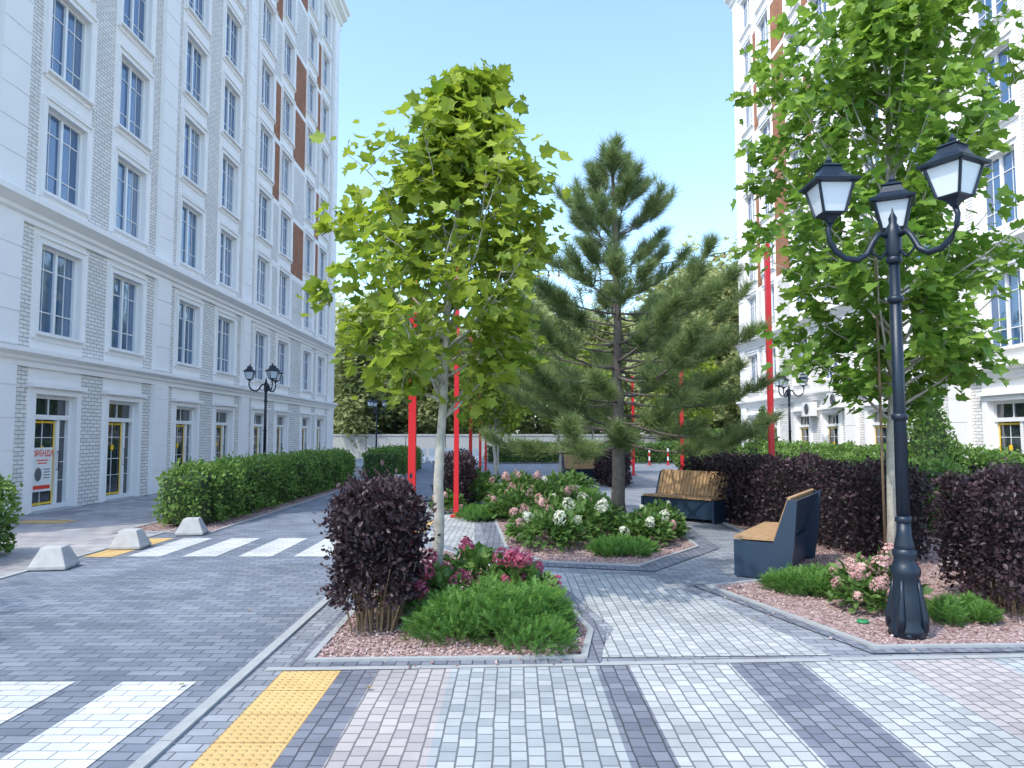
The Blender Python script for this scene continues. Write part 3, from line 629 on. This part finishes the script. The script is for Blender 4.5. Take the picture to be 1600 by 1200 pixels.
juniper((-.55,14.3,0),.45,.8,.22,1200,.14,"low juniper beside a red pole",6)
# hydrangeas ---------------------------------------------------
def bloom_mesh(petal,seed):
    r=np.random.default_rng(seed); fb=MB(); m=84
    u=r.uniform(-1,1,m); ph=r.uniform(0,6.283,m); w=np.sqrt(1-u*u)*(1-.35*u)
    Q=np.column_stack([w*np.cos(ph),w*np.sin(ph),u*1.25])+r.normal(0,.08,(m,3)); nn=norm(Q)
    fb.many([(0,-.5,0),(.5,0,.1),(0,.5,0),(-.5,0,.1)],[(0,1,2,3)],Q,frames(np.cross(nn,r.normal(size=(m,3))),nn+r.normal(0,.25,(m,3))),r.uniform(.4,.62,m),np.clip(r.uniform(.25,.75)+r.normal(0,.22,m),0,1))
    fb.tube([(0,0,-2.2),(0,0,-.8)],[.07,.06],5,1)
    return fb.mesh("flower_head",[petal,M['stem']])
BM={'w':[bloom_mesh(M['fwhite'],s) for s in (1,2,3)],'p':[bloom_mesh(M['fpink'],s) for s in (4,5,6)],'c':[bloom_mesh(M['fcrim'],s) for s in (7,8,9)]}
def leafmound(seed,r_,h,nl):
    r=np.random.default_rng(seed); lb=MB(); n=nl; a=r.uniform(0,6.283,n); th=np.arccos(r.uniform(.02,1,n)); rad=r.uniform(.45,1,n)**.5*(1+.13*np.sin(a*3+seed)+.1*np.sin(a*5+th*6))
    P=np.column_stack([r_*rad*np.sin(th)*np.cos(a),r_*rad*np.sin(th)*np.sin(a),.08+(h-.12)*rad*np.cos(th)])
    N=norm(P*np.array([1,1,.8])+1e-6)
    lb.many(OV,OF,P,frames(N+r.normal(0,.5,(n,3))+[0,0,-.1],np.array([0,0,1])+N*.4+r.normal(0,.35,(n,3))),r.uniform(.6,1.2,n)*.12,np.clip(r.normal(.45,.25,n),0,1))
    return lb.mesh("foliage",[M['hleaf']])
LMD={'w':(leafmound(1,.45,.52,640),.45,.52,4,.068),'p':(leafmound(2,.45,.52,640),.45,.52,5,.066),'w2':(leafmound(5,.5,.55,700),.5,.55,2,.07),'c':(leafmound(3,.42,.5,480),.42,.5,11,.066),'p2':(leafmound(4,.36,.42,420),.36,.42,11,.066)}
def hyd(k,x,y,s,rz,label):
    r=ob("hydrangea_bush",None,loc=(x,y,0),rz=rz,label=label,cat="flowering shrub",group="hydrangeas in the courtyard beds"); r.scale=(s,s,s)
    me,rr_,h,nb,bs=LMD[k]; ob("foliage",me,r); q=random.Random(int(x*100)+int(y*10))
    for i in range(nb):
        az=i*2.4+q.uniform(-.5,.5); t=math.acos(q.uniform(.1,1)); c=Vector((rr_*1.05*math.sin(t)*math.cos(az),rr_*1.05*math.sin(t)*math.sin(az),.12+h*.92*math.cos(t)))
        f=ob("flower_head",BM[k[0]][i%3],r,c); z=bs*q.uniform(.65,1.3); f.scale=(z,z,z)
        f.rotation_euler=Vector((c.x*.8,c.y*.8,c.z*.6+.15)).to_track_quat('Z','Y').to_euler()
hyd('c',-.30,7.25,1.0,0,"hydrangea with crimson blooms behind the bright juniper")
hyd('c',-.78,6.75,.85,2,"hydrangea with crimson blooms beside the maple trunk")
hyd('c',.05,6.95,.85,4,"small hydrangea with crimson blooms by the path")
hyd('p2',3.50,7.25,1.0,1,"hydrangea with pale pink blooms on gravel beside the lamp")
hyd('p2',3.22,6.9,.7,3,"low hydrangea with pale pink blooms near the kerb")
for i,(k,x,y,s) in enumerate([('w',.55,10.6,1.0),('p',.35,11.2,.9),('w2',1.15,11.3,1.05),('w',1.95,11.0,.9),('p',2.3,11.6,.9),('w2',1.4,12.3,1.0),('p',.7,12.6,1.0),('w',2.35,12.3,.9),('p',.1,14.0,1.1),('w2',.7,15.0,1.1),('p',1.1,14.0,1.0),('p',-.0,16.3,1.2),('w',1.0,17.8,1.2),('p',.3,18.5,1.2),('p',-1.35,15.6,.8),('p',-.75,17.2,1.1),('p',-.8,19,1.3),('w2',1.5,19,1.2),('p',4.1,16.5,1)]):
    hyd(k,x,y,s,i*1.7,"pink flowering hydrangea in the courtyard bed" if k=='p' else "leafy hydrangea with a few white flower heads")
nl=35; q=np.column_stack([rng.uniform(-6,6,nl),rng.uniform(3.8,14,nl),np.full(nl,.012)])
mb=MB(); mb.many(MLV,MLF,q,frames(np.column_stack([rng.normal(size=(nl,2)),np.zeros(nl)]),np.column_stack([rng.normal(0,.15,(nl,2)),np.ones(nl)])),rng.uniform(.02,.04,nl),rng.random(nl))
ob("fallen_leaves",mb.mesh("fallen_leaves",[leafm("dry_leaf",(.20,.13,.05),(.30,.28,.10),.1)]),kind="stuff",label="a few small fallen leaves scattered over the paving")
# ------------------------------------------------------------ street lamps
def lamp():
    r=ob("street_lamp",None,loc=(3.17,6.05,0),label="black three-lantern street lamp with ornate base on gravel",cat="street lamp",group="ornate three-lantern street lamps")
    mb=MB()
    mb.lathe([(.145,0),(.145,.03),(.125,.05),(.125,.07)],8,rot=.39)
    mb.lathe([(.14,.02),(.14,.06),(.118,.10),(.126,.16),(.108,.30),(.094,.40),(.098,.46),(.112,.49),(.112,.53),(.094,.56),(.08,.60),(.092,.64),(.092,.67),(.065,.70)],20)
    for k in range(4):
        a=k*H90+.78
        mb.tube([(.13*math.cos(a),.13*math.sin(a),.05),(.135*math.cos(a),.135*math.sin(a),.15),(.105*math.cos(a),.105*math.sin(a),.33),(.094*math.cos(a),.094*math.sin(a),.45)],[.028,.032,.02,.014],6)
    mb.lathe([(.08,.67),(.075,.72),(.058,.80),(.052,.9)],20)
    ob("base",mb.mesh("base",[M['black']],True),r)
    mb=MB(); mb.lathe([(.052,.88),(.041,3.05)],20,flute=.10)
    for z in (.92,1.75,2.72,3.05): mb.lathe([(.048,z-.03),(.064,z-.015),(.064,z+.015),(.048,z+.03)],16)
    mb.lathe([(.05,3.05),(.064,3.10),(.064,3.28),(.05,3.33),(.03,3.36),(.035,3.4),(.012,3.45),(.0,3.5)],16)
    ob("post",mb.mesh("post",[M['black']],True),r)
    for az in (-62,180,62):
        t=math.radians(az); ca,sa=math.cos(t),math.sin(t)
        mb=MB()
        pr=[(.05,3.25),(.12,3.27),(.17,3.20),(.22,3.10),(.30,3.05),(.40,3.06),(.48,3.12),(.53,3.21),(.54,3.30),(.52,3.36)]
        mb.tube([(ca*a,sa*a,z) for a,z in pr],[.026,.025,.025,.026,.027,.026,.025,.022,.02,.022],8)
        pr=[(.06,3.12),(.11,3.06),(.17,3.10),(.19,3.14)]; mb.tube([(ca*a,sa*a,z) for a,z in pr],[.014,.013,.011,.012],6)
        arm=ob("arm",mb.mesh("arm",[M['black']],True),r)
        cx,cy=ca*.52,sa*.52; z0=3.36; rot=t+math.pi/4
        lb=MB(); q=math.sqrt(2)
        lb.lathe([(.03,z0),(.05,z0+.03),(.08*q*.7,z0+.05),(.095*q*.9,z0+.065),(.09*q,z0+.08)],4,(cx,cy,0),0,rot)
        for k in range(4):
            a=rot+k*H90; b0=.088*q;b1=.142*q
            lb.tube([(cx+b0*math.cos(a),cy+b0*math.sin(a),z0+.07),(cx+b1*math.cos(a),cy+b1*math.sin(a),z0+.31)],.012,6)
        lb.lathe([(.142*q,z0+.305),(.182*q,z0+.315),(.187*q,z0+.335),(.135*q,z0+.365),(.10*q,z0+.40),(.078*q,z0+.44),(.074*q,z0+.46),(.086*q,z0+.47),(.052*q,z0+.495),(.02,z0+.515)],4,(cx,cy,0),0,rot)
        lb.lathe([(.022,z0+.51),(.03,z0+.53),(.018,z0+.55),(.005,z0+.58)],8,(cx,cy,0))
        lan=ob("lantern",lb.mesh("lantern",[M['black']]),r)
        gb=MB(); gb.lathe([(.083*q,z0+.078),(.135*q,z0+.307)],4,(cx,cy,0),0,rot); ob("lantern_glass",gb.mesh("lantern_glass",[M['frost']]),lan)
    return r
LP=lamp()
dup(LP,(-8.1,24.3,0),.2,1,label="black three-lantern street lamp standing beyond the green hedge")
dup(LP,(-8.6,47,0),.9,1,label="black three-lantern street lamp at the far road")
dup(LP,(10.35,27.6,0),.5,1,label="black three-lantern street lamp before the sunlit block")
# ------------------------------------------------------------ poles and string lights
def pole(x,y,h,label,w=.047):
    r=ob("red_pole",None,loc=(x,y,0),label=label,cat="pole",group="red steel poles carrying string lights")
    mb=MB()
    mb.lathe([(w*1.41,0.02),(w*1.41,h-.05),(w*1.0,h)],4,rot=.785)
    ob("shaft",mb.mesh("shaft",[M['red']]),r)
    mb=MB(); mb.box(-.11,.11,-.11,.11,0,.02)
    for a in (-.085,.085):
        for b in (-.085,.085): mb.lathe([(.012,.02),(.012,.035),(.004,.04)],6,(a,b,0))
    ob("base_plate",mb.mesh("base_plate",[M['red']]),r)
    mb=MB(); mb.tube([(.0,0,h),(0,0,h+.04),(.03,0,h+.06),(.05,0,h+.03)],.006,5); ob("hook",mb.mesh("hook",[M['bgfab']],True),r)
pole(-1.29,9.6,3.9,"bright red steel pole behind the purple shrub")
for (x,y,h) in ((-1.1,14.7,5.0),(-1.2,21.5,4.6),(-1.2,28,4.6),(-1.2,34,4.6),(5.0,14.3,5.35),(4.95,21.6,4.0),(4.9,30,4.0)):
    pole(x,y,h,"bright red steel pole standing at the planting bed edge")
def strings(a,b,sag):
    r=ob("string_light",None,loc=(0,0,0),label="black cable of small bulbs strung between red poles",cat="string lights",group="string lights across the courtyard")
    a=Vector(a);b=Vector(b); P=[a.lerp(b,t)-Vector((0,0,sag*4*t*(1-t))) for t in np.linspace(0,1,31)]
    r.location=a; P=[p-a for p in P]
    mb=MB(); mb.tube(P,.009,5); ob("cable",mb.mesh("cable",[M['bgfab']],True),r)
    mb=MB(); mg=MB()
    for p in P[1:-1]:
        mb.lathe([(.014,-.06),(.018,0),(.006,.005)],8,tuple(p)); mg.lathe([(.004,-.125),(.024,-.11),(.030,-.09),(.014,-.055)],8,tuple(p))
    ob("sockets",mb.mesh("sockets",[M['bgfab']],True),r,kind="stuff"); ob("bulbs",mg.mesh("bulbs",[M['wood']],True),r,kind="stuff")
strings((5.0,14.3,5.38),(-1.1,14.7,5.02),.30)
strings((4.95,21.6,4.02),(-1.2,21.5,4.62),.4)
# ------------------------------------------------------------ benches
def bench():
    L=1.7; r=ob("park_bench",None,label="navy steel bench with wooden slats on the paved path",cat="bench",group="slatted benches around the island bed")
    prof=[(.0,0),(.0,.405),(.43,.385),(.60,.88),(.70,.88),(.66,.40),(.60,0)]
    for x in (0,L-.05):
        mb=MB(); mb.prism(prof,lambda p,s:(s,p[0],p[1]),x,x+.05); ob("leg",mb.mesh("leg",[M['navy']]),r)
    mb=MB(); mb.box(.05,L-.05,.03,.05,.06,.385); mb.box(.05,L-.05,.50,.53,.06,.375); mb.box(.05,L-.05,.055,.495,.375,.395)
    mb.add([(.05,.475,.40),(L-.05,.475,.40),(L-.05,.64,.86),(.05,.64,.86),(.05,.5,.40),(L-.05,.5,.40),(L-.05,.665,.86),(.05,.665,.86)],[(0,1,2,3),(4,7,6,5),(0,4,5,1),(3,2,6,7)])
    ob("frame",mb.mesh("frame",[M['navy']]),r)
    mb=MB(); n=20; w=(L-.10)/n
    for i in range(n):
        a=.05+i*w+.006; mb.box(a,a+w-.012,-.01,.46,.41,.445)
    ob("seat",mb.mesh("seat",[M['wood']]),r)
    mb=MB()
    for i in range(n):
        a=.05+i*w+.006; b=a+w-.012; mb.prism([(.43,.45),(.46,.44),(.625,.90),(.595,.91)],lambda p,s:(s,p[0],p[1]),a,b)
    ob("backrest",mb.mesh("backrest",[M['wood']]),r); return r
bn=bench()
bn.location=(3.42,10.05,0); bn.rotation_euler=(0,0,math.radians(239))
b2=dup(bn,(2.56,14.8,0),math.radians(-50),1,label="navy steel bench with wooden slats before the purple hedge")
b3=dup(bn,(-.95,21.0,0),math.radians(95),1,label="wooden slatted bench beside the far purple hedge")
b4=dup(bn,(1.9,26.0,0),math.radians(10),1,label="wooden slatted bench in the far planting")
# ------------------------------------------------------------ concrete bollards etc
def bollard(x,y,rz,s=1):
    mb=MB(); q=math.sqrt(2)
    mb.lathe([(.25*q,0),(.25*q,.05),(.235*q,.07),(.14*q,.29),(.125*q,.305)],4,rot=.785); 
    o=ob("concrete_bollard",mb.mesh("concrete_bollard",[M['conc']]),loc=(x,y,0),rz=rz,label="low grey concrete pyramid block at the road edge",cat="bollard",group="concrete pyramid blocks along the road"); 
    bv=o.modifiers.new("bevel","BEVEL"); bv.width=.012; bv.segments=2; o.scale=(s,s,s)
for x,y,rz in ((-5.55,9.1,.15),(-5.45,10.7,.1),(-5.2,12.15,.2),(-4.3,24,.1),(-3.9,25.5,.3)): bollard(x,y,rz,.85)
mb=MB(); mb.lathe([(.05,0),(.05,.012),(.045,.018),(.02,.02)],20,(0,0,0)); mb.box(-.015,.015,-.006,.006,.018,.026)
ob("manhole_cover",mb.mesh("manhole_cover",[M['greenlid']]),loc=(3.0,6.45,.005),label="small green plastic hatch lid in the gravel",cat="hatch")
mb=MB()
x=-26
while x<30:
    mb.box(x,x+2.95,56,56.25,-.05,1.55); mb.box(x-.02,x+2.97,55.95,56.3,1.55,1.68); x+=3.0
ob("boundary_wall",mb.mesh("boundary_wall",[M['conc']]),label="long low grey concrete boundary wall across the far road",cat="wall")
for i,(x,y) in enumerate(((-4.2,44),(-2.6,44.3),(-5.8,43.8))):
    mb=MB(); mb.prism([(-.3,0),(-.3,.12),(-.12,.35),(-.1,.8),(.1,.8),(.12,.35),(.3,.12),(.3,0)],lambda p,s:(s,p[0],p[1]),-.72,.72)
    ob("concrete_barrier",mb.mesh("concrete_barrier",[M['paper']]),loc=(x,y,0),label="white concrete traffic barrier across the road end",cat="barrier",group="white traffic barriers")
for (x,y) in ((6.4,40),(7.4,40),(8.4,40)):
    mb=MB()
    for k in range(4): mb.lathe([(.045,.02+.22*k),(.045,.24+.22*k)],10,mat=k%2)
    mb.lathe([(.14,0),(.14,.02)],12,mat=0)
    ob("marker_post",mb.mesh("marker_post",[M['red'],M['paper']]),loc=(x,y,0),label="short red and white traffic marker post",cat="bollard",group="red and white marker posts")
bt=[maple(21+k,11,[(1.0,2.4),(3,3.2),(6,3.6),(8.5,2.6),(11,.5)],.8,60,12,.36,M['bgleaf'],M['pbark'],"b",trunk_r=.2,twigs=7,spread=.75) for k in range(2)]
r=random.Random(4); k=0
for x in np.arange(-27,34,3.6):
    y=60+r.uniform(0,7); s=r.uniform(.85,1.25); tm,cm=bt[k%2]; k+=1
    tree("broadleaf_tree",tm,cm,(x+r.uniform(-1,1),y,0),r.uniform(0,6),"full grown leafy tree behind the boundary wall","tree",scale=s,group="leafy trees behind the wall")
for (x,y,s) in ((-11.8,58,.95),(-6.0,59,.9),(14,50,1.1),(17.5,47,1.15),(13,56,1.2),(-9.0,60,1.05)):
    tm,cm=bt[k%2]; k+=1; tree("broadleaf_tree",tm,cm,(x,y,0),r.uniform(0,6),"full grown leafy tree near the far road","tree",scale=s,group="leafy trees behind the wall")
# ------------------------------------------------------------ light & camera
D=Vector((-.66,-.56,1.18)).normalized()
sun=bpy.data.lights.new("sun","SUN"); sun.energy=3.2; sun.angle=math.radians(.6); sun.color=(1,.94,.84)
so=bpy.data.objects.new("sun",sun); COL.objects.link(so); so.rotation_euler=D.to_track_quat('Z','Y').to_euler()
w=bpy.data.worlds.new("World"); sc.world=w; w.use_nodes=True; nt=w.node_tree
sk=nt.nodes.new("ShaderNodeTexSky"); sk.sky_type='NISHITA'; sk.sun_disc=False; sk.sun_elevation=math.asin(D.z); sk.sun_rotation=math.atan2(D.x,D.y)
sk.air_density=1.0; sk.dust_density=1.5; sk.ozone_density=1.3
mu=nt.nodes.new("ShaderNodeVectorMath"); mu.operation='MULTIPLY'; mu.inputs[1].default_value=(2.75,2.95,3.0)
nt.links.new(sk.outputs[0],mu.inputs[0]); nt.links.new(mu.outputs[0],nt.nodes["Background"].inputs[0]); nt.nodes["Background"].inputs[1].default_value=.15
cam=bpy.data.cameras.new("camera"); co=bpy.data.objects.new("camera",cam); COL.objects.link(co)
co.location=(0,0,1.6); co.rotation_euler=(math.radians(90+3.96),0,0); cam.lens=26; cam.sensor_width=36; cam.clip_end=1500
sc.camera=co
sc.view_settings.view_transform='Standard'; sc.view_settings.look='None'; sc.view_settings.exposure=0
